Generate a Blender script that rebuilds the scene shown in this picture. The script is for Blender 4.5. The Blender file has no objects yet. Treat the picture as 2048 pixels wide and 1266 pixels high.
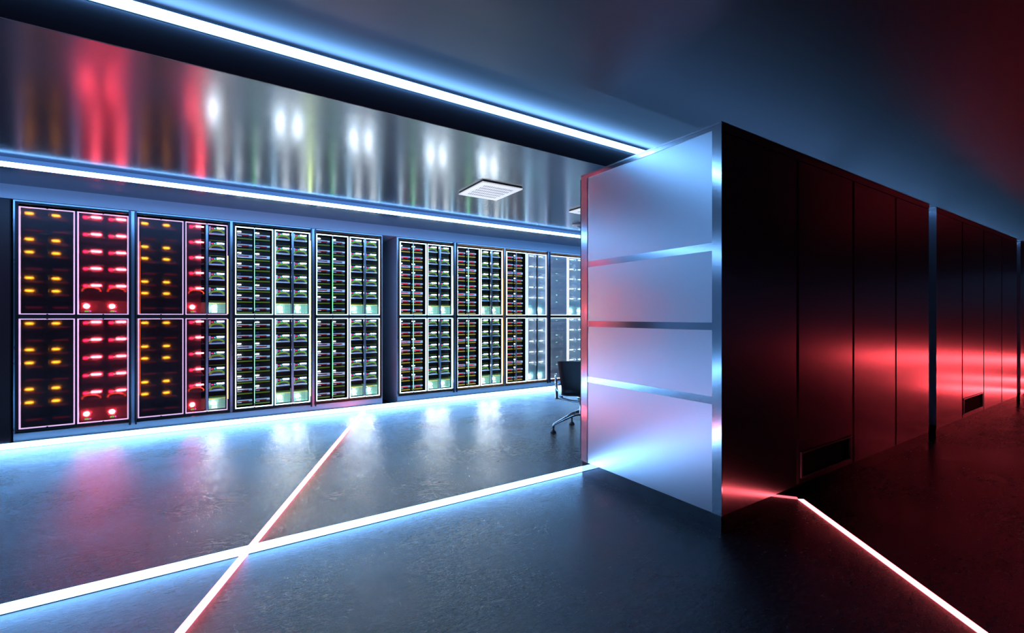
import bpy, bmesh, math, random
from mathutils import Vector, Matrix
random.seed(7)
sc = bpy.context.scene
COL = sc.collection
PI = math.pi

# ------------------------------------------------------------------ materials
def new_mat(name):
    m = bpy.data.materials.new(name); m.use_nodes = True
    nt = m.node_tree
    return m, nt, nt.nodes['Principled BSDF']

def pbr(name, col, rough=0.5, metal=0.0, spec=0.5, emit=None, es=1.0, coat=0.0, noise=0.0, nscale=8.0, stretch=(1, 1, 1), ior=None):
    m, nt, b = new_mat(name)
    b.inputs['Base Color'].default_value = (*col, 1)
    b.inputs['Roughness'].default_value = rough
    b.inputs['Metallic'].default_value = metal
    b.inputs['Specular IOR Level'].default_value = spec
    b.inputs['Coat Weight'].default_value = coat
    if ior: b.inputs['IOR'].default_value = ior
    if emit:
        b.inputs['Emission Color'].default_value = (*emit, 1)
        b.inputs['Emission Strength'].default_value = es
    if noise:
        tc = nt.nodes.new('ShaderNodeTexCoord'); mp = nt.nodes.new('ShaderNodeMapping')
        mp.inputs['Scale'].default_value = stretch
        n = nt.nodes.new('ShaderNodeTexNoise'); n.inputs['Scale'].default_value = nscale; n.inputs['Detail'].default_value = 4
        mr = nt.nodes.new('ShaderNodeMapRange')
        mr.inputs['To Min'].default_value = max(0.02, rough - noise); mr.inputs['To Max'].default_value = min(1, rough + noise)
        nt.links.new(tc.outputs['Object'], mp.inputs['Vector']); nt.links.new(mp.outputs['Vector'], n.inputs['Vector'])
        nt.links.new(n.outputs['Fac'], mr.inputs['Value']); nt.links.new(mr.outputs['Result'], b.inputs['Roughness'])
    return m

def emis(name, col, s):
    m = pbr(name, tuple(min(1, c) for c in col), 0.4, emit=col, es=s)
    return m

M = {}
M['blue_light'] = emis('blue_white_led', (0.19, 0.48, 1.0), 19.0)
M['blue_side'] = emis('blue_opal_wall_side', (0.09, 0.35, 1.0), 9.0)
M['blue_edge'] = emis('blue_opal_side', (0.12, 0.33, 0.85), 0.55)
M['pink_light'] = emis('pink_white_led', (1.0, 0.13, 0.18), 22.0)
M['red_light'] = emis('red_white_led', (1.0, 0.12, 0.14), 10.0)
M['red_bar'] = emis('red_bar_led', (1.0, 0.075, 0.09), 16.0)
M['alu'] = pbr('anodised_profile', (0.35, 0.38, 0.42), 0.35, 1.0)

# floor: dark polished stone-like concrete with fine relief
def floor_mat():
    m, nt, b = new_mat('dark_concrete')
    L = nt.links.new
    tc = nt.nodes.new('ShaderNodeTexCoord')
    def noise(scale, detail, rough=0.55, st=(1, 1, 1), rz=0.0, dist=0.0):
        mp = nt.nodes.new('ShaderNodeMapping'); mp.inputs['Scale'].default_value = st; mp.inputs['Rotation'].default_value = (0, 0, rz)
        n = nt.nodes.new('ShaderNodeTexNoise'); n.inputs['Scale'].default_value = scale; n.inputs['Detail'].default_value = detail
        n.inputs['Roughness'].default_value = rough; n.inputs['Distortion'].default_value = dist
        L(tc.outputs['Object'], mp.inputs['Vector']); L(mp.outputs['Vector'], n.inputs['Vector'])
        return n
    big = noise(1.3, 6, 0.6)
    med = noise(22, 10, 0.68, (1, 2.4, 1), 0.12, 0.3)
    fine = noise(130, 8, 0.7, (1, 1.7, 1), 0.15)
    cr = nt.nodes.new('ShaderNodeValToRGB')
    cr.color_ramp.elements[0].color = (0.007, 0.009, 0.013, 1); cr.color_ramp.elements[0].position = 0.35
    cr.color_ramp.elements[1].color = (0.022, 0.027, 0.037, 1); cr.color_ramp.elements[1].position = 0.70
    L(med.outputs['Fac'], cr.inputs['Fac']); L(cr.outputs['Color'], b.inputs['Base Color'])
    add = nt.nodes.new('ShaderNodeMath'); add.operation = 'ADD'
    L(big.outputs['Fac'], add.inputs[0]); L(med.outputs['Fac'], add.inputs[1])
    mr = nt.nodes.new('ShaderNodeMapRange'); mr.inputs['From Min'].default_value = 0.7; mr.inputs['From Max'].default_value = 1.35
    mr.inputs['To Min'].default_value = 0.18; mr.inputs['To Max'].default_value = 0.32
    L(add.outputs[0], mr.inputs['Value']); L(mr.outputs['Result'], b.inputs['Roughness'])
    # hairline cracks
    vo = nt.nodes.new('ShaderNodeTexVoronoi'); vo.feature = 'DISTANCE_TO_EDGE'; vo.inputs['Scale'].default_value = 0.55
    mpv = nt.nodes.new('ShaderNodeMapping'); mpv.inputs['Scale'].default_value = (0.6, 1.7, 1)
    mixv = nt.nodes.new('ShaderNodeVectorMath'); mixv.operation = 'MULTIPLY_ADD'
    dn = noise(3, 4)
    mixv.inputs[1].default_value = (0.35, 0.35, 0)
    L(dn.outputs['Color'], mixv.inputs[0]); L(tc.outputs['Object'], mixv.inputs[2]); L(mixv.outputs['Vector'], mpv.inputs['Vector'])
    L(mpv.outputs['Vector'], vo.inputs['Vector'])
    mc = nt.nodes.new('ShaderNodeMapRange'); mc.inputs['From Max'].default_value = 0.006
    L(vo.outputs['Distance'], mc.inputs['Value'])
    h1 = nt.nodes.new('ShaderNodeMath'); h1.operation = 'MULTIPLY_ADD'; h1.inputs[1].default_value = 1.0
    sm = nt.nodes.new('ShaderNodeMath'); sm.operation = 'MULTIPLY'; sm.inputs[1].default_value = 0.7
    L(med.outputs['Fac'], sm.inputs[0]); L(fine.outputs['Fac'], h1.inputs[0]); L(sm.outputs[0], h1.inputs[2])
    h2 = nt.nodes.new('ShaderNodeMath'); h2.operation = 'MULTIPLY_ADD'; h2.inputs[1].default_value = 0.25
    L(mc.outputs['Result'], h2.inputs[0]); L(h1.outputs[0], h2.inputs[2])
    bp = nt.nodes.new('ShaderNodeBump'); bp.inputs['Strength'].default_value = 0.6; bp.inputs['Distance'].default_value = 0.0027
    L(h2.outputs[0], bp.inputs['Height']); L(bp.outputs['Normal'], b.inputs['Normal'])
    b.inputs['IOR'].default_value = 1.48
    return m
M['floor'] = floor_mat()
M['ceil_low'] = pbr('glossy_ceiling_panel', (0.155, 0.185, 0.225), 0.19, 0.8, noise=0.0)
M['ceil_high'] = pbr('satin_ceiling', (0.085, 0.085, 0.095), 0.40, 0.8)
M['fascia'] = pbr('dark_fascia', (0.05, 0.06, 0.085), 0.45, 0.0)
M['wall'] = pbr('painted_wall', (0.42, 0.46, 0.52), 0.4, 0.0, noise=0.05)
M['darkwall'] = pbr('dark_wall', (0.15, 0.14, 0.18), 0.6, 0.0, noise=0.05)
M['bulkhead'] = pbr('bulkhead_panel', (0.75, 0.78, 0.82), 0.35, 0.1, noise=0.08, nscale=2, stretch=(0.2, 1, 14))
M['brushed'] = pbr('brushed_panel_metal', (0.72, 0.75, 0.80), 0.32, 1.0, noise=0.02, nscale=6)
M['polished'] = pbr('polished_rail_metal', (0.80, 0.83, 0.88), 0.14, 1.0)
M['backpanel'] = pbr('dark_brushed_panel', (0.62, 0.58, 0.63), 0.21, 1.0, noise=0.015, nscale=5)
M['plinth'] = pbr('gloss_plinth', (0.18, 0.18, 0.20), 0.06, 1.0)
M['black'] = pbr('black_coated_steel', (0.012, 0.012, 0.015), 0.4)
M['void'] = pbr('matt_black', (0.003, 0.003, 0.004), 0.8, spec=0.1)
M['rackmetal'] = pbr('rack_sheet_metal', (0.45, 0.50, 0.58), 0.28, 1.0, noise=0.03)
M['sidepaint'] = pbr('grey_side_panel', (0.62, 0.65, 0.70), 0.30, 0.25)
M['post'] = pbr('bluish_steel_post', (0.50, 0.58, 0.70), 0.30, 0.9)
M['railblack'] = pbr('dark_door_rail', (0.06, 0.07, 0.10), 0.28, 0.9)
M['brown'] = pbr('brown_reflection_trim', (0.10, 0.035, 0.012), 0.4, 0.3)
M['orange_reflect'] = pbr('orange_reflection_trim', (0.60, 0.19, 0.05), 0.35, 0.3)  # brown and orange reflections put into the trim colour
M['pinkframe'] = emis('pink_edge_led', (0.80, 0.50, 0.76), 0.95)
M['whiteframe'] = emis('white_edge_led', (0.55, 0.85, 1.0), 3.6)
M['paleframe'] = emis('pale_blue_edge_led', (0.62, 0.75, 1.0), 2.2)
M['glass_dim'] = pbr('glass_dimmed_tray', (0.05, 0.035, 0.055), 0.4)  # trays darkened in colour for the dimness behind smoked glass
M['chassis'] = pbr('server_black', (0.003, 0.0035, 0.005), 0.5, spec=0.25)
M['navy'] = pbr('navy_faceplate', (0.012, 0.03, 0.085), 0.4)
M['silver'] = pbr('silver_tray', (0.72, 0.82, 0.93), 0.35, 0.0, emit=(0.45, 0.62, 0.85), es=0.0)
M['drive'] = pbr('dark_red_drive', (0.10, 0.006, 0.008), 0.4)
M['redbar'] = emis('red_drive_light', (0.75, 0.02, 0.03), 0.75)
M['darkbar'] = emis('dim_red_drive_light', (0.16, 0.006, 0.008), 0.6)
M['olive'] = emis('olive_lit_strip', (0.045, 0.075, 0.004), 1.0)  # shelf strips, the light on them put into the colour as glow
M['oliveb'] = emis('yellow_lit_strip', (0.24, 0.17, 0.01), 1.0)
M['l_white'] = emis('white_label_light', (0.95, 0.98, 1.0), 16.0)
M['l_amber'] = emis('amber_label_light', (1.0, 0.42, 0.02), 12.0)
M['l_green'] = emis('green_label_light', (0.55, 1.0, 0.75), 5.0)
M['l_red'] = emis('red_label_light', (1.0, 0.09, 0.12), 75.0)
M['l_pale'] = emis('pale_label_light', (0.75, 0.9, 1.0), 22.0)
M['led_red'] = emis('red_led', (1.0, 0.03, 0.12), 1.3)
M['led_redbig'] = emis('red_led_strong', (1.0, 0.01, 0.04), 18.0)
M['led_cyan'] = emis('cyan_led', (0.2, 1.0, 0.8), 1.2)
M['led_green'] = emis('green_led', (0.1, 1.0, 0.2), 4.0)
M['led_violet'] = emis('violet_led', (0.9, 0.15, 1.0), 4.0)
M['cab_green'] = pbr('green_cable', (0.07, 0.36, 0.01), 0.35, emit=(0.06, 0.32, 0.01), es=0.35)  # cables are no lamps, a glow is put into their colours
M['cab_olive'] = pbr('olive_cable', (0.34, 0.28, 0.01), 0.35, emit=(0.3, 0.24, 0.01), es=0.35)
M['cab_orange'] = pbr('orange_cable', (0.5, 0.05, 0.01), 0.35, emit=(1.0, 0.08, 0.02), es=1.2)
M['psu_glow'] = emis('white_power_light', (0.93, 0.97, 1.0), 230.0)
M['psu_red'] = emis('red_white_power_light', (1.0, 0.07, 0.09), 260.0)
M['psu_pale'] = emis('pale_cyan_power_light', (0.5, 0.95, 1.0), 45.0)
M['yellow'] = emis('yellow_edge_light', (0.9, 0.66, 0.04), 3.0)
M['greenstreak'] = emis('added_green_streak_source', (0.08, 1.0, 0.22), 9.0)
M['psu_bar'] = emis('dim_yellow_edge', (0.8, 0.55, 0.03), 0.8)
M['paleyellow'] = emis('pale_yellow_edge_light', (0.90, 1.0, 0.22), 22.0)
M['orange'] = emis('orange_edge_light', (1.0, 0.18, 0.03), 1.1)
def perforated(name, base, emit, es):
    m, nt, b = new_mat(name); L = nt.links.new
    tc = nt.nodes.new('ShaderNodeTexCoord'); sx = nt.nodes.new('ShaderNodeSeparateXYZ'); L(tc.outputs['Object'], sx.inputs[0])
    outs = []
    for ax in ('X', 'Z'):
        mu = nt.nodes.new('ShaderNodeMath'); mu.operation = 'MULTIPLY'; mu.inputs[1].default_value = 2 * PI / 0.0105
        si = nt.nodes.new('ShaderNodeMath'); si.operation = 'SINE'
        L(sx.outputs[ax], mu.inputs[0]); L(mu.outputs[0], si.inputs[0]); outs.append(si)
    mm = nt.nodes.new('ShaderNodeMath'); mm.operation = 'ADD'; L(outs[0].outputs[0], mm.inputs[0]); L(outs[1].outputs[0], mm.inputs[1])
    gt = nt.nodes.new('ShaderNodeMath'); gt.operation = 'GREATER_THAN'; gt.inputs[1].default_value = 0.55; L(mm.outputs[0], gt.inputs[0])
    for sock, c in (('Base Color', base), ('Emission Color', emit)):
        mx = nt.nodes.new('ShaderNodeMix'); mx.data_type = 'RGBA'
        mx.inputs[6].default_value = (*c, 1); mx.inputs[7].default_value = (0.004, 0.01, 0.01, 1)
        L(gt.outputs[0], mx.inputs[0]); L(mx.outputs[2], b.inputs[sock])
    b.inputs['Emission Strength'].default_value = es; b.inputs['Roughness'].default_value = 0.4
    return m
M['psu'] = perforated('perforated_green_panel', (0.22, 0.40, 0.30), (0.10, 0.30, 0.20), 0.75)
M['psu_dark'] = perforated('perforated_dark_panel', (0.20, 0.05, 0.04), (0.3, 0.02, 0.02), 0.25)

def glass(name, col, rough, mixdiff=0.0, dcol=(0, 0, 0), grough=0.2):
    m = bpy.data.materials.new(name); m.use_nodes = True; nt = m.node_tree; L = nt.links.new
    nt.nodes.remove(nt.nodes['Principled BSDF']); out = nt.nodes['Material Output']
    g = nt.nodes.new('ShaderNodeBsdfGlass'); g.inputs['Color'].default_value = (*col, 1); g.inputs['Roughness'].default_value = rough; g.inputs['IOR'].default_value = 1.45
    if not mixdiff:
        L(g.outputs[0], out.inputs['Surface']); return m
    p = nt.nodes.new('ShaderNodeBsdfPrincipled'); p.inputs['Base Color'].default_value = (*dcol, 1); p.inputs['Roughness'].default_value = grough
    tr = nt.nodes.new('ShaderNodeBsdfTranslucent'); tr.inputs['Color'].default_value = (*dcol, 1)
    m1 = nt.nodes.new('ShaderNodeMixShader'); m1.inputs[0].default_value = 0.5
    L(p.outputs[0], m1.inputs[1]); L(tr.outputs[0], m1.inputs[2])
    mx = nt.nodes.new('ShaderNodeMixShader'); mx.inputs[0].default_value = mixdiff
    L(g.outputs[0], mx.inputs[1]); L(m1.outputs[0], mx.inputs[2]); L(mx.outputs[0], out.inputs['Surface'])
    return m
M['smoked'] = glass('smoked_glass', (0.80, 0.68, 0.74), 0.33, 0.0, (0, 0, 0))
M['frosted'] = glass('frosted_glass', (0.9, 0.95, 1.0), 0.13, 0.52, (0.85, 0.90, 0.93), 0.25)

M['leather'] = pbr('black_leather', (0.010, 0.011, 0.014), 0.42, noise=0.06, nscale=60)
M['chrome'] = pbr('chrome', (0.85, 0.86, 0.88), 0.08, 1.0)
M['rubber'] = pbr('dark_glide', (0.02, 0.02, 0.022), 0.45)
M['ventwhite'] = pbr('white_vent_plate', (0.85, 0.87, 0.90), 0.45, emit=(0.80, 0.86, 0.92), es=0.0)
M['ventdark'] = pbr('vent_slot_dark', (0.01, 0.01, 0.012), 0.7)

# ------------------------------------------------------------------ mesh helpers
class MB:
    def __init__(s): s.bm = bmesh.new()
    def box(s, x0, x1, y0, y1, z0, z1, bev=0.0):
        r = bmesh.ops.create_cube(s.bm, size=1.0)
        vs = r['verts']
        bmesh.ops.scale(s.bm, vec=(abs(x1 - x0), abs(y1 - y0), abs(z1 - z0)), verts=vs)
        bmesh.ops.translate(s.bm, vec=((x0 + x1) / 2, (y0 + y1) / 2, (z0 + z1) / 2), verts=vs)
        if bev:
            es = list({e for v in vs for e in v.link_edges})
            bmesh.ops.bevel(s.bm, geom=es, offset=bev, segments=2, affect='EDGES', profile=0.5)
        return s
    def frame(s, x0, x1, z0, z1, w, y0, y1):          # one connected ring in the XZ plane
        o = [(x0, z0), (x1, z0), (x1, z1), (x0, z1)]; i = [(x0 + w, z0 + w), (x1 - w, z0 + w), (x1 - w, z1 - w), (x0 + w, z1 - w)]
        V = {}
        for k in range(4):
            for tag, pts in (('o', o), ('i', i)):
                for yy, nm in ((y0, 'f'), (y1, 'b')): V[tag, nm, k] = s.bm.verts.new((pts[k][0], yy, pts[k][1]))
        for k in range(4):
            n = (k + 1) % 4
            s.bm.faces.new([V['o', 'f', k], V['o', 'f', n], V['i', 'f', n], V['i', 'f', k]])
            s.bm.faces.new([V['o', 'b', n], V['o', 'b', k], V['i', 'b', k], V['i', 'b', n]])
            s.bm.faces.new([V['o', 'f', n], V['o', 'f', k], V['o', 'b', k], V['o', 'b', n]])
            s.bm.faces.new([V['i', 'f', k], V['i', 'f', n], V['i', 'b', n], V['i', 'b', k]])
        return s
    def prism(s, pts, y0, y1):                        # polygon in XZ extruded along Y
        f = [s.bm.verts.new((x, y0, z)) for x, z in pts]; b = [s.bm.verts.new((x, y1, z)) for x, z in pts]
        s.bm.faces.new(f); s.bm.faces.new(list(reversed(b)))
        for k in range(len(pts)):
            n = (k + 1) % len(pts); s.bm.faces.new([f[n], f[k], b[k], b[n]])
        return s
    def tube(s, pts, r, seg=10, closed=False):
        pts = [Vector(p) for p in pts]; n = len(pts); rs = r if isinstance(r, (list, tuple)) else [r] * n
        rings = []; prev = None
        for k, p in enumerate(pts):
            if closed: d = pts[(k + 1) % n] - pts[k - 1]
            else: d = pts[min(k + 1, n - 1)] - pts[max(k - 1, 0)]
            d.normalize()
            if prev is None:
                a = d.orthogonal().normalized()
            else:
                a = prev - d * prev.dot(d)
                a = a.normalized() if a.length > 1e-6 else d.orthogonal().normalized()
            prev = a; b = d.cross(a)
            rings.append([s.bm.verts.new(p + (a * math.cos(t) + b * math.sin(t)) * rs[k]) for t in (2 * PI * j / seg for j in range(seg))])
        m = n if closed else n - 1
        for k in range(m):
            A, B = rings[k], rings[(k + 1) % n]
            for j in range(seg):
                s.bm.faces.new([A[j], A[(j + 1) % seg], B[(j + 1) % seg], B[j]])
        if not closed:
            s.bm.faces.new(list(reversed(rings[0]))); s.bm.faces.new(rings[-1])
        return s
    def lathe(s, prof, seg=24, c=(0, 0, 0)):
        rings = []
        for r, z in prof:
            rings.append([s.bm.verts.new((c[0] + r * math.cos(2 * PI * j / seg), c[1] + r * math.sin(2 * PI * j / seg), c[2] + z)) for j in range(seg)])
        for A, B in zip(rings, rings[1:]):
            for j in range(seg): s.bm.faces.new([A[j], A[(j + 1) % seg], B[(j + 1) % seg], B[j]])
        s.bm.faces.new(list(reversed(rings[0]))); s.bm.faces.new(rings[-1])
        return s
    def mesh(s, name, mat, smooth=False):
        bmesh.ops.recalc_face_normals(s.bm, faces=s.bm.faces)
        me = bpy.data.meshes.new(name); s.bm.to_mesh(me); s.bm.free()
        me.materials.append(mat)
        if smooth:
            for p in me.polygons: p.use_smooth = True
        return me
    def build(s, name, mat, parent=None, smooth=False):
        return link(name, s.mesh(name, mat, smooth), parent)

def link(name, me, parent=None):
    o = bpy.data.objects.new(name, me); COL.objects.link(o)
    if parent is not None: o.parent = parent
    return o
def thing(name, label, cat, loc=(0, 0, 0), rz=0.0, group=None):
    o = bpy.data.objects.new(name, None); COL.objects.link(o); o.empty_display_size = 0.05
    o.location = loc; o.rotation_euler = (0, 0, rz); tag(o, label, cat, group); return o
def tag(o, label, cat, group=None):
    o['label'] = label; o['category'] = cat
    if group: o['group'] = group
    return o
def struct(name, mb, mat):
    o = mb.build(name, mat); o['kind'] = 'structure'; return o

# ------------------------------------------------------------------ layout numbers (metres)
YR = 6.15            # front plane of the rack wall
PW = 0.8785          # width of one rack / cabinet
RX = [-1.668 + PW * k for k in range(4)] + [2.056 + PW * k for k in range(4)]
HR = 2.36
ZL, ZU = 2.50, 2.742 # lower and upper ceiling
YF = 2.745           # fascia between the two ceilings
BX, BY0, BY1 = 2.413, 1.526, 2.73
HB = 2.374
XL, XR, YB, YN = -6.0, 23.0, 7.2, -6.5

# ------------------------------------------------------------------ room shell
struct('floor', MB().box(XL, XR, YN, YB, -0.1, 0), M['floor'])
struct('ceiling', MB().box(XL, XR, YF, YB, ZL, ZL + 0.35), M['ceil_low'])
struct('ceiling_upper', MB().box(XL, XR, YN, YF - 0.01, ZU, ZU + 0.12), M['ceil_high'])
struct('trim_1', MB().box(XL, XR, YF - 0.01, YF, ZL, ZU + 0.05), M['fascia'])
struct('wall_back', MB().box(XL, XR, YB, YB + 0.1, 0, ZL), M['wall'])
struct('wall_left', MB().box(XL - 0.1, XL, YN, YB, 0, 2.85), M['wall'])
struct('wall_right', MB().box(XR, XR + 0.1, YN, YB, 0, 2.85), M['wall'])
struct('wall_front', MB().box(XL, XR, YN - 0.1, YN, 0, 2.85), M['darkwall'])
struct('trim_2', MB().box(XL, XR, YR - 0.012, YB, HR + 0.004, ZL), M['bulkhead'])   # bulkhead over the racks

# ------------------------------------------------------------------ light strips
def strip(name, label, x0, x1, y0, y1, z0, z1, hx, lit, housing_mat='alu', group='blue white light strips'):
    t = thing(name, label, 'light strip', ((x0 + x1) / 2, (y0 + y1) / 2, z0), 0, group)
    cx, cy = (x0 + x1) / 2, (y0 + y1) / 2
    MB().box(x0 - cx, x1 - cx, y0 - cy, y1 - cy, 0, z1 - z0).build('diffuser', lit, t)
    a = hx
    MB().box(a[0] - cx, a[1] - cx, a[2] - cy, a[3] - cy, a[4] - z0, a[5] - z0).build('housing', M[housing_mat], t)
    return t
# on the fascia, just under the upper ceiling
strip('ceiling_light_strip', 'long white light strip on the dark ceiling step, the higher one', XL, 22.5, YF - 0.024, YF - 0.014, 2.676, 2.722,
      (XL, 22.5, YF - 0.014, YF - 0.0101, 2.672, 2.726), M['blue_light'])
# hanging under the lower ceiling by the racks
t = strip('ceiling_light_strip', 'long white light strip under the glossy ceiling just above the racks', XL, 14.0, 5.10, 5.26, 2.457, 2.461,
      (XL, 14.0, 5.115, 5.245, 2.461, 2.4995), M['blue_light'])
MB().box(-10.0, 10.0, -0.08, -0.065, 0.004, 0.0425).build('opal_side', M['blue_edge'], t)
MB().box(-10.0, 10.0, 0.065, 0.08, 0.004, 0.0425).build('opal_side', M['blue_side'], t)
# floor bar under the fascia
strip('floor_light_bar', 'broad raised white light bar crossing the floor from left edge to the cabinets', XL, 6.0, 2.745, 2.80, 0.003, 0.021,
      (XL, 6.0, 2.742, 2.803, 0.0, 0.003), M['blue_light'])
# skirting light along the rack wall
strip('skirting_light_strip', 'white light strip running along the floor at the foot of the racks', XL, 9.5, YR - 0.034, YR - 0.023, 0.004, 0.055,
      (XL, 9.5, YR - 0.023, YR - 0.0205, 0.0, 0.058), M['blue_light'])

def floor_line(name, label, p, q, w, h, mat, group):
    p, q = Vector((*p, 0)), Vector((*q, 0)); d = q - p; L = d.length
    t = thing(name, label, 'light strip', (*((p + q) / 2).xy, 0), math.atan2(d.y, d.x), group)
    MB().box(-L / 2, L / 2, -w / 2, w / 2, 0.0008, h).build('diffuser', mat, t)
    mb = MB().box(-L / 2, L / 2, -w / 2 - 0.003, w / 2 + 0.003, 0.0, 0.0008)
    mb.build('channel', M['alu'], t)
    return t
floor_line('floor_light_line', 'thin pinkish white light line running diagonally across the floor on the left', (-0.55, 1.28), (1.592, 6.13), 0.034, 0.004, M['pink_light'], 'pink and red floor light lines')
def red_line(x, ylen, label, w=0.038):
    k = 0.803 / 1.036
    p = (x - 0.004, BY0 - 0.004); q = (x - k * ylen, BY0 - ylen)
    return floor_line('floor_light_line', label, p, q, w, 0.003, M['red_light'], 'pink and red floor light lines')
red_line(3.328, 1.9, 'red white light line on the dark floor starting at the nearest cabinet')
def red_bar(x, ylen, label, w=0.08, h=0.05):
    k = 0.803 / 1.036
    p, q = Vector((x - 0.2, BY0 - 0.20, 0)), Vector((x - k * ylen, BY0 - ylen, 0)); d = q - p; Ln = d.length
    t = thing('floor_light_bar', label, 'light strip', (*((p + q) / 2).xy, 0), math.atan2(d.y, d.x), 'pink and red floor light lines')
    MB().box(-Ln / 2, Ln / 2, -w / 2, w / 2, 0.0, h).build('diffuser', M['red_bar'], t)
    MB().box(-Ln / 2, Ln / 2, -w / 2 - h * 2.6, w / 2 + h * 2.6, h, h + 0.004).build('added_light_shield', M['alu'], t)  # added wide cap, keeps the red light off the ceiling
red_bar(11.45, 1.15, 'red light line at the third cabinet block, nearest of the three far ones')
red_bar(13.6, 1.6, 'red light line at the far cabinets, middle of the three far ones')
red_bar(20.0, 4.4, 'red light line farthest down the dark aisle', 0.12, 0.09)

# ------------------------------------------------------------------ cabinets (middle rows, seen from behind)
def side_frame(t, x, y0, y1, h, zb, pm='brushed', rm='polished'):
    """framed end panel on the plane X = x facing -X (local coordinates)"""
    d = 0.004
    xa, xb = x, x + 0.012
    rails = [(0.735, 0.780), (1.170, 1.214), (1.636, 1.682)]
    top = h - 0.024
    lv = [zb] + [v for r in rails for v in r] + [top]
    for k in range(0, len(lv), 2):
        MB().box(xa + d, xb, y0 + 0.06, y1 - 0.07, lv[k], lv[k + 1]).build('side_panel', M[pm], t)
    for a, b in rails: MB().box(xa + 0.0022, xb, y0 + 0.06, y1 - 0.07, a, b).build('side_rail', M[rm], t)
    MB().box(xa, xb, y0 + 0.06, y1 - 0.07, top, h).build('side_rail', M[rm], t)
    MB().box(xa, xb, y0, y0 + 0.06, zb, h).build('side_stile', M[rm], t)
    MB().box(xa, xb, y1 - 0.07, y1, zb, h).build('side_stile', M[rm], t)

D = BY1 - BY0
def cabinet(x, label, end=False, vent=False, last=False):
    t = thing('server_cabinet', label, 'cabinet', (x, BY0, 0), 0, 'closed dark server cabinets along the aisle')
    xs = 0.012 if end else 0.0
    MB().box(xs, PW - (0.006 if last else 0), 0.012, D, 0.10, HB - 0.012).build('cabinet_body', M['black'], t)
    if last: MB().box(PW - 0.006, PW, 0.012, D, 0.10, HB - 0.012).build('side_panel', M['brushed'], t)
    MB().box(0.006 if end else 0, PW, 0.006, D - 0.006, 0.0, 0.0985).build('plinth', M['plinth'], t)
    MB().box(-0.001 if end else 0, PW, 0.0, D, HB - 0.012, HB).build('top_cover', M['backpanel'], t)
    g = 0.018
    x0, x1 = (0.012 if end else g), PW - g
    z0, z1 = 0.102, HB - 0.062
    if vent:
        pts_out = (x0, x1, z0, z1)
        vx0, vx1, vz0, vz1 = 0.045, 0.83, 0.14, 0.32
        mb = MB()
        mb.box(x0, x1, 0.0, 0.011, vz1, z1); mb.box(x0, x1, 0.0, 0.011, z0, vz0)
        mb.box(x0, vx0, 0.0, 0.011, vz0, vz1); mb.box(vx1, x1, 0.0, 0.011, vz0, vz1)
        bmesh.ops.remove_doubles(mb.bm, verts=mb.bm.verts, dist=1e-5)
        p = mb.build('back_panel', M['backpanel'], t)
        MB().frame(vx0 + 0.0, vx1, vz0, vz1, 0.012, -0.006, 0.008).build('vent_frame', M['alu'], p)
        MB().box(vx0 + 0.012, vx1 - 0.012, 0.0085, 0.0115, vz0 + 0.012, vz1 - 0.012).build('vent_shade_sheet', M['void'], p)  # black sheet stands for the shade inside the vent
    else:
        MB().box(x0, x1, 0.0, 0.011, z0, z1).build('back_panel', M['backpanel'], t)
    MB().box(xs, PW, 0.001, 0.011, HB - 0.056, HB - 0.013).build('top_trim', M['backpanel'], t)
    MB().box(0.004, PW - 0.004, D, D + 0.014, 0.11, HB - 0.03).build('front_door', M['black'], t)
    if end: side_frame(t, 0.0, 0.0, D, HB - 0.0125, 0.10)
    return t
names = [('nearest dark cabinet, with the bright framed metal end panel', True, False),
         ('second dark cabinet in the nearest block, low black vent in its panel', False, True),
         ('third dark cabinet in the nearest block, red glow across its panel', False, False),
         ('fourth dark cabinet, far right end of the nearest block', False, False)]
for k, (lb, e, v) in enumerate(names): cabinet(BX + PW * k, lb, e, v, k == 3)
BX2 = 6.140
names2 = [('first cabinet of the second block, beside the narrow gap', True, False),
          ('second cabinet of the second block, low vent, glowing red', False, True),
          ('third cabinet of the second block, glowing red', False, False),
          ('fourth cabinet of the second block, far end', False, False)]
for k, (lb, e, v) in enumerate(names2): cabinet(BX2 + PW * k, lb, e, v, k == 3)
BX3 = 9.868
cabinet(BX3, 'first cabinet of the third block, a sliver at the right edge', True, False)
for k in range(1, 12):
    cabinet(BX3 + PW * k + (0.21 if k > 3 else 0) + (0.21 if k > 7 else 0), 'dark cabinet beyond the second block, farther down the red lit aisle', k in (4, 8), False)

# ------------------------------------------------------------------ rack contents
LBX, RBX = (0.038, 0.428), (0.447, 0.840)
ZUP, ZLO = (1.270, 2.302), (0.174, 1.229)
FW = 0.018
CWB, HBL = 0.172, 0.126
CWM, HMO, HPS = 0.164, 0.176, 0.128

def arch(x0, x1, z0, zt, y0, yt, n=12):
    out = []
    for k in range(n + 1):
        a = PI * k / n
        out.append(((x0 + x1) / 2 - (x1 - x0) / 2 * math.cos(a), y0 + (yt - y0) * math.sin(a), z0 + (zt - z0) * math.sin(a) ** 0.75))
    return out

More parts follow.
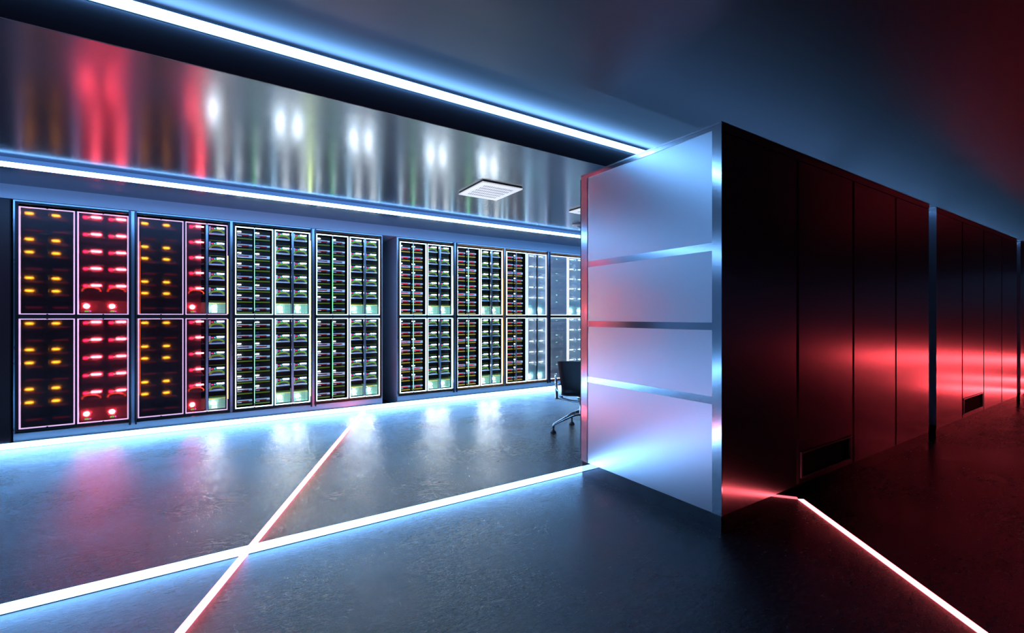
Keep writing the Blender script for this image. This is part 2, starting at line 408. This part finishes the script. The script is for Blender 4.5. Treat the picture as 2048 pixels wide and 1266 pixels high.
ME = {}
def me(key, mb, mat, smooth=False):
    ME[key] = mb.mesh(key, mat, smooth)
w, h = CWB, HBL
me('b_chassis', MB().box(0.002, w - 0.002, 0.105, 0.50, 0.002, h - 0.002), M['chassis'])
tray = [(0.008, 0.040), (0.052, 0.040), (0.052, 0.047), (0.014, 0.047), (0.014, 0.062), (0.128, 0.062), (0.128, 0.052), (0.160, 0.052), (0.160, 0.070), (0.008, 0.070)]
trayb = [(0.008, 0.036), (0.160, 0.036), (0.160, 0.070), (0.128, 0.070), (0.128, 0.047), (0.014, 0.047), (0.014, 0.062), (0.1279, 0.062), (0.1279, 0.070), (0.008, 0.070)]
me('b_tray', MB().prism(tray, 0.07, 0.105), M['silver'])
me('b_tray_full', MB().prism(trayb, 0.07, 0.105), M['silver'])
me('b_tray_dark', MB().prism(tray, 0.07, 0.105), M['glass_dim'])
me('b_drive_dark', MB().box(0.015, 0.126, 0.085, 0.105, 0.048, 0.061), M['darkbar'])
me('b_drive_red', MB().box(0.015, 0.126, 0.085, 0.105, 0.048, 0.061), M['redbar'])
me('b_navy', MB().box(0.125, 0.160, 0.10, 0.105, 0.030, 0.050), M['navy'])
me('b_bar', MB().box(0.006, w - 0.01, 0.088, 0.105, 0.006, 0.020), M['olive'])
me('b_bar_y', MB().box(0.006, w - 0.01, 0.088, 0.105, 0.006, 0.020), M['oliveb'])
for nm in ('l_white', 'l_amber', 'l_green', 'l_pale'):
    me('b_' + nm, MB().box(0.008, 0.048 if nm == 'l_white' else 0.056, 0.090, 0.105, 0.088, 0.098), M[nm])
me('b_l_off', MB().box(0.008, 0.046, 0.092, 0.105, 0.085, 0.105), M['navy'])
w, h = CWM, HMO
me('m_chassis', MB().box(0.002, w - 0.002, 0.085, 0.45, 0.002, h - 0.002), M['chassis'])
me('m_face', MB().box(0.004, w - 0.004, 0.078, 0.085, 0.088, h - 0.004), M['navy'])
me('m_face_dark', MB().box(0.004, w - 0.004, 0.078, 0.085, 0.088, h - 0.004), M['void'])  # faceplate blackened in colour to hide the spill of the lights
me('m_face_low', MB().box(0.006, 0.05, 0.080, 0.085, 0.02, 0.07), M['navy'])
me('m_plate', MB().box(0.002, 0.020, 0.060, 0.078, 0.100, h - 0.006), M['silver'])
me('m_tray', MB().box(0.004, w - 0.010, 0.026, 0.085, 0.078, 0.090), M['silver'])
me('m_tray_dark', MB().box(0.004, w - 0.010, 0.026, 0.085, 0.078, 0.090), M['glass_dim'])
me('m_plate_dark', MB().box(0.002, 0.020, 0.060, 0.078, 0.100, h - 0.006), M['glass_dim'])
me('m_shelf_dark', MB().box(0.004, w - 0.004, 0.070, 0.085, 0.010, 0.0145), M['glass_dim'])
me('m_shelf', MB().box(0.004, w - 0.004, 0.070, 0.085, 0.010, 0.0145), M['olive'])
for nm in ('l_white', 'l_red', 'l_pale'):
    me('m_' + nm, MB().box(0.078, 0.150, 0.066, 0.078, 0.151, 0.163), M[nm])
me('m_led', MB().box(0.024, 0.046, 0.068, 0.078, 0.144, 0.154), M['led_red'])
me('m_led_big', MB().box(0.014, 0.046, 0.068, 0.078, 0.140, 0.158), M['led_redbig'])
me('m_led_c', MB().box(0.054, 0.064, 0.068, 0.078, 0.146, 0.155), M['led_cyan'])
def cable(mat, key): me(key, MB().tube(arch(0.010, 0.150, 0.094, 0.134, 0.060, 0.034), 0.0058, 8), mat, True)
def cable2(mat, key): me(key, MB().tube(arch(0.020, 0.141, 0.094, 0.124, 0.062, 0.038), 0.0050, 8), mat, True)
cable(M['cab_green'], 'm_cab_green'); cable(M['cab_orange'], 'm_cab_orange')
cable2(M['cab_olive'], 'm_cab_olive'); cable2(M['drive'], 'm_cab_dark')
w, h = CWM, HPS
for nm, mm in (('p_panel', 'psu'), ('p_panel_dark', 'psu_dark')):
    me(nm, MB().box(0.001, w - 0.001, 0.045, 0.40, 0.003, h - 0.002), M[mm])
me('p_bar', MB().box(0.002, w - 0.002, 0.040, 0.045, h - 0.009, h - 0.005), M['psu_bar'])
for nm in ('psu_glow', 'psu_red', 'psu_pale'):
    me('p_' + nm, MB().lathe([(0.0, 0), (0.021, 0.0), (0.021, 0.004), (0.013, 0.008), (0.0, 0.009)], 18), M[nm], True)
    ME['p_' + nm].transform(Matrix.Translation((0.045, 0.045, 0.072)) @ Matrix.Rotation(PI / 2, 4, 'X'))
for nm in ('led_green', 'led_violet', 'l_white'):
    me('p_' + nm, MB().box(0, 0.008, 0.038, 0.045, 0.016, 0.023), M[nm])

ORD = ['first', 'second', 'third', 'fourth', 'fifth', 'sixth', 'seventh', 'eighth']
RN = ['leftmost rack', 'second rack', 'third rack', 'fourth rack', 'fifth rack', 'sixth rack', 'seventh rack', 'eighth rack']
def child(name, key, parent, loc=None):
    o = link(name, ME[key], parent)
    if loc: o.location = loc
    return o
def blade(loc, row, light, red, yellow, label):
    t = thing('blade_server', label, 'server', loc, 0, 'blade servers in the wall racks')
    child('chassis', 'b_chassis', t)
    full = row in (2, 5)
    child('pull_tray', 'b_tray_dark' if light == 'l_amber' else ('b_tray_full' if full else 'b_tray'), t)
    child('drive_bar', 'b_drive_red' if red else 'b_drive_dark', t)
    if not full: child('port_plate', 'b_navy', t)
    if light != 'l_amber': child('shelf_strip', 'b_bar_y' if yellow else 'b_bar', t)
    child('label_light', ('b_' + light) if row in (0, 2, 3, 5, 6) else 'b_l_off', t)
def module(loc, last, light, cover, label):
    t = thing('storage_module', label, 'storage module', loc, 0, 'storage modules in the wall racks')
    child('chassis', 'm_chassis', t)
    child('face_plate', 'm_face_dark' if cover else 'm_face', t); child('side_plate', 'm_plate_dark' if cover else 'm_plate', t); child('tray', 'm_tray_dark' if cover else 'm_tray', t); child('shelf_edge', 'm_shelf_dark' if cover else 'm_shelf', t)
    child('label_light', 'm_' + light, t)
    child('red_light', 'm_led_big' if light == 'l_red' else 'm_led', t); child('cyan_light', 'm_led_c', t)
    if light == 'l_red':
        child('cable', 'm_cab_orange' if last else 'm_cab_dark', t)
    else:
        child('cable', 'm_cab_green', t); child('cable', 'm_cab_olive', t)
def psu(loc, glow, label):
    t = thing('power_supply', label, 'power supply', loc, 0, 'power supplies at the foot of the rack bays')
    child('vented_panel', 'p_panel_dark' if glow == 'psu_red' else 'p_panel', t)
    if glow == 'psu_glow': child('yellow_edge', 'p_bar', t)
    child('power_light', 'p_' + glow, t)
    for k, nm in enumerate(('led_green', 'led_green', 'led_violet') if glow == 'psu_red' else ('l_white',) * 3):
        child('status_light', 'p_' + nm, t, (0.034 + 0.018 * k, 0, 0))

RACK_LABEL = ['server rack at the far left, red and amber lights behind smoked glass',
              'second server rack from the left, smoked glass covering its left part',
              'third server rack from the left, black with white frames, green cables',
              'fourth server rack from the left, just before the gap',
              'fifth server rack, first one right of the gap, brown reflection painted on its edge',
              'sixth server rack from the left, edge painted with orange reflections, yellow cables',
              'seventh server rack, edge painted with orange reflections, frosted glass on its right part',
              'eighth server rack, all frosted glass, behind the office chair']
RACK_DEPTH = 0.95
def rack(i):
    x = RX[i]
    t = thing('server_rack', RACK_LABEL[i], 'server rack', (x, YR, 0), 0, 'server racks along the wall')
    trim = M['black'] if i < 3 else (M['brown'] if i == 3 else M['orange_reflect'])
    if i == 4: trim = M['brown']
    W = PW
    MB().box(0, W, 0.006, RACK_DEPTH, 0.0, 0.134).build('plinth', M['sidepaint'], t)
    # open-fronted carcass
    sides = MB()
    sides.box(0.0, 0.012, 0.0, RACK_DEPTH, 0.136, HR); side_l = sides.build('side_wall', M['rackmetal'], t)  # left
    MB().box(W - 0.012, W, 0.0, RACK_DEPTH, 0.136, HR).build('side_wall', M['sidepaint'] if i == 3 else M['rackmetal'], t)
    MB().box(0.012, W - 0.012, 0.0, RACK_DEPTH, HR - 0.012, HR).build('top_plate', M['rackmetal'], t)
    MB().box(0.012, W - 0.012, RACK_DEPTH - 0.01, RACK_DEPTH, 0.136, HR - 0.012).build('rear_plate', M['void'], t)
    MB().box(0.012, W - 0.012, 0.03, RACK_DEPTH - 0.01, 0.136, 0.150).build('base_plate', M['black'], t)
    MB().frame(0.012, W - 0.012, 0.150, HR - 0.012, 0.022, 0.002, 0.022).build('front_trim', trim, t)
    MB().frame(0.013, W - 0.013, 0.151, HR - 0.013, 0.012, -0.004, 0.002).build('outer_trim', trim, t)
    MB().box(0.4285, 0.4465, 0.031, RACK_DEPTH - 0.011, 0.152, HR - 0.013).build('divider', M['void'], t)
    cross = MB().box(0.034, W - 0.034, 0.006, 0.03, 1.230, 1.269)
    cross.build('cross_rail', M['black'], t)
    MB().box(0.4285, 0.4465, 0.004, 0.03, 0.172, 2.304).build('centre_post', M['black'], t)
    for zz in (ZUP, ZLO):
        for bi, bx in enumerate((LBX, RBX)):
            if i == 0 or (i == 1 and bi == 0): fm = M['pinkframe']
            elif i == 7 or (i == 6 and bi == 1): fm = M['paleframe']
            else: fm = M['whiteframe']
            if i == 1 and bi == 1: fm = M['pinkframe']
            MB().frame(bx[0], bx[1], zz[0], zz[1], 0.0085 if i < 2 else 0.009, -0.004, 0.016).build('light_frame', fm, t)
            mid = (bx[0] + bx[1]) / 2
            mw = 0.004 if bi == 0 else 0.012
            if i < 2: mw = 0.003 if not (i == 1 and bi == 1) else 0.011
            MB().box(mid - mw, mid + mw, 0.020 if (i in (0, 7) or (i == 1)) else 0.004, 0.034, zz[0] + 0.014, zz[1] - 0.014).build('mullion', M['black'] if (i == 0 or (i == 1 and bi == 0)) else M['post'], t)
            if bi == 0 and 2 <= i <= 5:
                MB().box(mid - 0.0012, mid + 0.0012, 0.0005, 0.004, zz[0] + 0.05, zz[1] - 0.05).build('added_green_line', M['greenstreak'], t)  # added line, throws green streaks into the ceiling reflection
            if i < 7:
                nm = 'bolt'
                MB().box(mid - 0.006, mid + 0.006, -0.007, 0.0, zz[1] - 0.006, zz[1] + 0.002).build(nm, M['black'], t)
                MB().box(mid - 0.006, mid + 0.006, -0.007, 0.0, zz[0] - 0.002, zz[0] + 0.006).build(nm, M['black'], t)
            # glass doors
            gx = None
            if i == 0 or (i == 1 and bi == 0): gx, gm = (bx[0] + 0.012, bx[1] - 0.012), 'smoked'
            elif i == 1: gx, gm = (bx[0] + 0.012, 0.589), 'smoked'
            elif i == 6 and bi == 1: gx, gm = (0.466, bx[1] - 0.012), 'frosted'
            elif i == 7: gx, gm = (bx[0] + 0.012, bx[1] - 0.012), 'frosted'
            if gx: MB().box(gx[0], gx[1], 0.004, 0.010, zz[0] + 0.012, zz[1] - 0.012).build('glass_door', M[gm], t)
            # contents
            half = 'upper' if zz is ZUP else 'lower'
            z_in0, z_in1 = zz[0] + 0.013, zz[1] - 0.013
            for c in range(2):
                cn = 'left' if c == 0 else 'right'
                y = YR
                if bi == 0:
                    cx = bx[0] + 0.014 + c * (mid - bx[0] - 0.008)
                    light = 'l_amber' if i < 2 else ('l_green' if i == 7 else 'l_white')
                    word = {'l_amber': 'amber', 'l_green': 'green', 'l_white': 'white'}[light]
                    pitch = (z_in1 - z_in0) / 8
                    for r in range(8):
                        red = i >= 4; yel = i >= 4
                        lw = word + ' light' if r in (0, 2, 3, 5, 6) else 'dark label'
                        blade((x + cx, y, z_in1 - (r + 1) * pitch + 0.001), r, light, red, yel,
                              f'blade server with {lw}, {half} bay, {cn} column, {ORD[r]} from top, {RN[i]}')
                else:
                    cx = bx[0] + 0.0145 + c * (mid - bx[0] + 0.0)
                    cov = i == 0 or (i == 1 and c == 0)
                    light = 'l_red' if cov else ('l_pale' if (i == 7 or (i == 6 and c == 1)) else 'l_white')
                    cw = 'red' if cov else 'white'
                    p0 = z_in0 + 0.001
                    psu((x + cx, y, p0), 'psu_red' if cov else ('psu_pale' if i >= 6 else 'psu_glow'),
                        f'power supply with bright {cw} lamp, foot of {half} bay, {cn} column, {RN[i]}')
                    pitch = (z_in1 - z_in0 - HPS - 0.002) / 5
                    for r in range(5):
                        module((x + cx, y, z_in1 - (r + 1) * pitch), r == 4, light, cov,
                               f'storage module with {cw} label light, {half} bay, {cn} column, {ORD[r]} from top, {RN[i]}')
    # coloured edge lights inside the right jamb
    if i == 2: MB().box(W - 0.0382, W - 0.0330, -0.0065, -0.0045, 0.25, 2.2).build('edge_light', M['paleyellow'], t)
    if i in (1, 4, 5):
        for za, zb in ((1.28, 1.86 if i != 1 else 1.95), (0.30, 1.22)):
            MB().box(W - 0.037, W - 0.031, -0.002, 0.004, za, zb).build('edge_light', M['yellow'], t)
    if i == 1:
        for za, zb in ((1.28, 2.05), (0.42, 1.22)):
            MB().box(0.051, 0.058, 0.0105, 0.014, za, zb).build('edge_light', M['orange'], t)
    # proud vertical door rails between racks of a pair
    if i in (0, 2, 4, 6): MB().box(W - 0.032, W - 0.016, -0.030, -0.006, 0.115, HR - 0.005, 0.003).build('door_rail', M['railblack'], t)
    else: MB().box(0.018, 0.032, -0.030, -0.006, 0.115, HR - 0.005, 0.003).build('door_rail', M['railblack'], t)
    if i in (0, 2, 4, 6): MB().box(W - 0.015, W + 0.012, -0.012, -0.005, 0.13, HR - 0.005).build('pair_post', M['post'], t)
    elif i != 3: MB().box(W - 0.012, W + 0.004, -0.012, -0.0045, 0.14, HR - 0.008).build('pair_post', M['post'], t)
    return t
for i in range(8): rack(i)
# end panel on the side of the fifth rack, seen through the gap
r5 = [o for o in COL.objects if o.get('label') == RACK_LABEL[4]][0]
side_frame(r5, -0.0125, 0.0, RACK_DEPTH, HR - 0.002, 0.136, 'sidepaint', 'sidepaint')

# closed dark cabinet left of the racks
t = thing('closed_cabinet', 'plain dark closed cabinet left of the first rack, cut by the left edge', 'cabinet', (RX[0] - PW - 0.012, YR - 0.02, 0))
MB().box(0, PW, 0.014, RACK_DEPTH, 0.0, HR + 0.0).build('cabinet_body', M['black'], t)
MB().box(0.004, PW - 0.004, 0.0, 0.014, 0.03, HR - 0.004).build('cabinet_door', pbr('maroon_black_door', (0.03, 0.008, 0.012), 0.4), t)

# ------------------------------------------------------------------ ceiling vents and detector
def slot_mat(sx, sy):
    m, nt, b = new_mat('self_lit_vent_plate_with_slots'); L = nt.links.new
    b.inputs['Roughness'].default_value = 0.45
    tc = nt.nodes.new('ShaderNodeTexCoord'); sp = nt.nodes.new('ShaderNodeSeparateXYZ'); L(tc.outputs['Object'], sp.inputs[0])
    def math_(op, a, bb):
        n = nt.nodes.new('ShaderNodeMath'); n.operation = op
        for k, v in enumerate((a, bb)):
            if v is None: continue
            if isinstance(v, (int, float)): n.inputs[k].default_value = v
            else: L(v, n.inputs[k])
        return n.outputs[0]
    X, Y = sp.outputs['X'], sp.outputs['Y']
    px, py = sx * 0.74 / 16, sy * 0.155
    fx = math_('ABSOLUTE', math_('SUBTRACT', math_('FRACT', math_('DIVIDE', math_('ADD', X, 8 * px), px), None), 0.5), None)
    fy = math_('ABSOLUTE', math_('SUBTRACT', math_('FRACT', math_('DIVIDE', math_('ADD', Y, 2.5 * py), py), None), 0.5), None)
    inx = math_('LESS_THAN', math_('ABSOLUTE', X, None), 8 * px); iny = math_('LESS_THAN', math_('ABSOLUTE', Y, None), 2.5 * py)
    mk = math_('MULTIPLY', math_('MULTIPLY', math_('LESS_THAN', fx, 0.27), math_('LESS_THAN', fy, 0.31)), math_('MULTIPLY', inx, iny))
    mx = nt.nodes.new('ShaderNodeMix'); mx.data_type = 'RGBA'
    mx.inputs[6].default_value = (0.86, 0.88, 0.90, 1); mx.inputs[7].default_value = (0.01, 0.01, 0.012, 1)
    L(mk, mx.inputs[0]); L(mx.outputs[2], b.inputs['Base Color']); L(mx.outputs[2], b.inputs['Emission Color']); b.inputs['Emission Strength'].default_value = 0.62  # plate glow stands in for light falling on the vent
    return m
def vent(cx, cy, sx, sy, label):
    t = thing('ceiling_vent', label, 'ceiling vent', (cx, cy, ZL), 0, 'square ceiling vents')
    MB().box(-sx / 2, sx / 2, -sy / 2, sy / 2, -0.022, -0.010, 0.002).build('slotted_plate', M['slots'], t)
    MB().box(-sx / 2 + 0.004, sx / 2 - 0.004, -sy / 2 + 0.004, sy / 2 - 0.004, -0.0098, 0.0).build('neck', M['black'], t)
    return t
VSX, VSY = 0.44, 0.50
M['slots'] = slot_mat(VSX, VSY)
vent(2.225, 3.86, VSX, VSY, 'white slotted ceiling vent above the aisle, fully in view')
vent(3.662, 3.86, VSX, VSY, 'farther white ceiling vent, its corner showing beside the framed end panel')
t = thing('smoke_detector', 'small round white ceiling detector beside the framed end panel', 'smoke detector', (4.06, 4.66, ZL))
MB().lathe([(0.0, 0.0), (0.075, 0.0), (0.078, -0.010), (0.072, -0.026), (0.05, -0.030), (0.0, -0.030)], 28).build('detector_body', M['ventwhite'], t, True)
MB().lathe([(0.0, -0.0301), (0.034, -0.0301), (0.028, -0.044), (0.0, -0.046)], 24).build('sensor_cap', M['ventwhite'], t, True)

# ------------------------------------------------------------------ office chair behind the end panel
ch = thing('office_chair', 'black leather office chair with chrome arms behind the framed end panel', 'chair', (3.305, 3.725, 0), math.radians(-40))
def shell():
    prof = [(0.26, 0.415), (0.24, 0.432), (0.12, 0.425), (-0.02, 0.410), (-0.12, 0.405), (-0.185, 0.425), (-0.215, 0.475), (-0.235, 0.56), (-0.255, 0.66), (-0.275, 0.75), (-0.283, 0.785)]
    # smooth the profile
    for _ in range(2):
        q = [prof[0]]
        for a, b in zip(prof, prof[1:]):
            q += [(a[0] * .75 + b[0] * .25, a[1] * .75 + b[1] * .25), (a[0] * .25 + b[0] * .75, a[1] * .25 + b[1] * .75)]
        prof = q + [prof[-1]]
    th = 0.024
    mb = MB(); bm = mb.bm; n = len(prof); NX = 10
    def ring(k, off):
        p = Vector(prof[k]); d = (Vector(prof[min(k + 1, n - 1)]) - Vector(prof[max(k - 1, 0)])).normalized(); nn = Vector((d.y, -d.x))
        out = []
        for j in range(NX + 1):
            u = -1 + 2 * j / NX
            hw = 0.215 + 0.045 * max(0, (p.y - 0.45) / 0.33) if p.x < -0.1 else 0.225
            edge = abs(u) ** 8 * 0.008 * (1 if off > 0 else -1)
            dish = 0.022 * u * u * (1 if p.y > 0.46 else 0.3)
            c = p + nn * (off - edge)
            out.append(bm.verts.new((u * hw, c.x + (dish if p.y > 0.46 else 0), c.y)))
        return out
    A = [ring(k, th / 2) for k in range(n)]; B = [ring(k, -th / 2) for k in range(n)]
    for k in range(n - 1):
        for j in range(NX):
            bm.faces.new([A[k][j], A[k][j + 1], A[k + 1][j + 1], A[k + 1][j]]); bm.faces.new([B[k][j], B[k + 1][j], B[k + 1][j + 1], B[k][j + 1]])
        for j, s_ in ((0, 1), (NX, -1)):
            bm.faces.new([A[k][j], A[k + 1][j], B[k + 1][j], B[k][j]] if s_ == 1 else [A[k][j], B[k][j], B[k + 1][j], A[k + 1][j]])
    for k in (0, n - 1):
        for j in range(NX):
            bm.faces.new([A[k][j], B[k][j], B[k][j + 1], A[k][j + 1]])
    return mb
shell().build('seat_shell', M['leather'], ch, True)
for s in (-1, 1):
    x = 0.268 * s
    loop = [(x, -0.175, 0.395), (x * 1.03, -0.12, 0.372), (x * 1.05, 0.0, 0.385), (x * 1.07, 0.10, 0.47), (x * 1.08, 0.125, 0.56), (x * 1.08, 0.07, 0.61), (x * 1.08, -0.06, 0.615), (x * 1.06, -0.17, 0.605), (x * 1.02, -0.215, 0.56), (x, -0.20, 0.46)]
    arm = MB().tube(loop, 0.0125, 10, True).build('armrest', M['chrome'], ch, True)
    MB().tube([(x * 1.01, -0.205, 0.53), (x * 0.86, -0.222, 0.535)], 0.011, 10).build('bracket', M['chrome'], arm, True)
    MB().tube([(x * 1.01, -0.135, 0.378), (x * 0.78, -0.10, 0.385)], 0.011, 10).build('bracket', M['chrome'], arm, True)
MB().tube([(-0.262, -0.135, 0.378), (-0.20, -0.14, 0.370), (-0.10, -0.12, 0.345), (0.0, -0.06, 0.330), (0.10, -0.12, 0.345), (0.20, -0.14, 0.370), (0.262, -0.135, 0.378)], 0.011, 10).build('cross_brace', M['chrome'], ch, True)
MB().tube([(0, -0.17, 0.39), (0, -0.08, 0.33), (0, 0.0, 0.30)], [0.022, 0.026, 0.03], 12).build('tilt_mechanism', M['rubber'], ch, True)
MB().lathe([(0.0, 0.17), (0.045, 0.17), (0.05, 0.185), (0.05, 0.215), (0.034, 0.235), (0.026, 0.25), (0.024, 0.335), (0.05, 0.345), (0.05, 0.395), (0.0, 0.396)], 24).build('column', M['chrome'], ch, True)
for k in range(4):
    a = math.radians(159.3 + 40 + 90 * k); ca, sa = math.cos(a), math.sin(a)
    pts = [(ca * r, sa * r, z) for r, z in ((0.03, 0.205), (0.12, 0.180), (0.22, 0.135), (0.300, 0.098), (0.322, 0.086), (0.326, 0.075), (0.326, 0.030))]
    leg = MB().tube(pts, [0.030, 0.026, 0.019, 0.014, 0.012, 0.0105, 0.0105], 12).build('leg', M['chrome'], ch, True)
    MB().lathe([(0.0, 0.0), (0.032, 0.0), (0.033, 0.006), (0.022, 0.018), (0.012, 0.030), (0.0, 0.031)], 20, (ca * 0.326, sa * 0.326, 0)).build('glide', M['rubber'], leg, True)

# ------------------------------------------------------------------ world, camera, settings
w = bpy.data.worlds.new('World'); sc.world = w; w.use_nodes = True
w.node_tree.nodes['Background'].inputs[0].default_value = (0, 0, 0, 1)
w.node_tree.nodes['Background'].inputs[1].default_value = 0.0
cam = bpy.data.cameras.new('Camera'); co = bpy.data.objects.new('Camera', cam); COL.objects.link(co)
cam.sensor_fit = 'HORIZONTAL'; cam.sensor_width = 36.0; cam.lens = 901.0 / 2048 * 36.0
cam.clip_start = 0.05; cam.clip_end = 200
fx, fy = 901.0, 1401.0
co.location = (0, 0, 1.25)
co.rotation_euler = (PI / 2, 0, -math.atan2(fx, fy))     # forward = (901, 1401)/norm
sc.camera = co
sc.view_settings.view_transform = 'Standard'; sc.view_settings.look = 'None'
sc.view_settings.exposure = 0.0; sc.view_settings.gamma = 1.0
sc.view_settings.use_curve_mapping = False
sc.cycles.use_denoising = True
sc.cycles.max_bounces = 8; sc.cycles.diffuse_bounces = 3; sc.cycles.glossy_bounces = 5; sc.cycles.transmission_bounces = 8
sc.cycles.sample_clamp_indirect = 60.0
sc.cycles.use_light_tree = True
sc.cycles.caustics_reflective = True
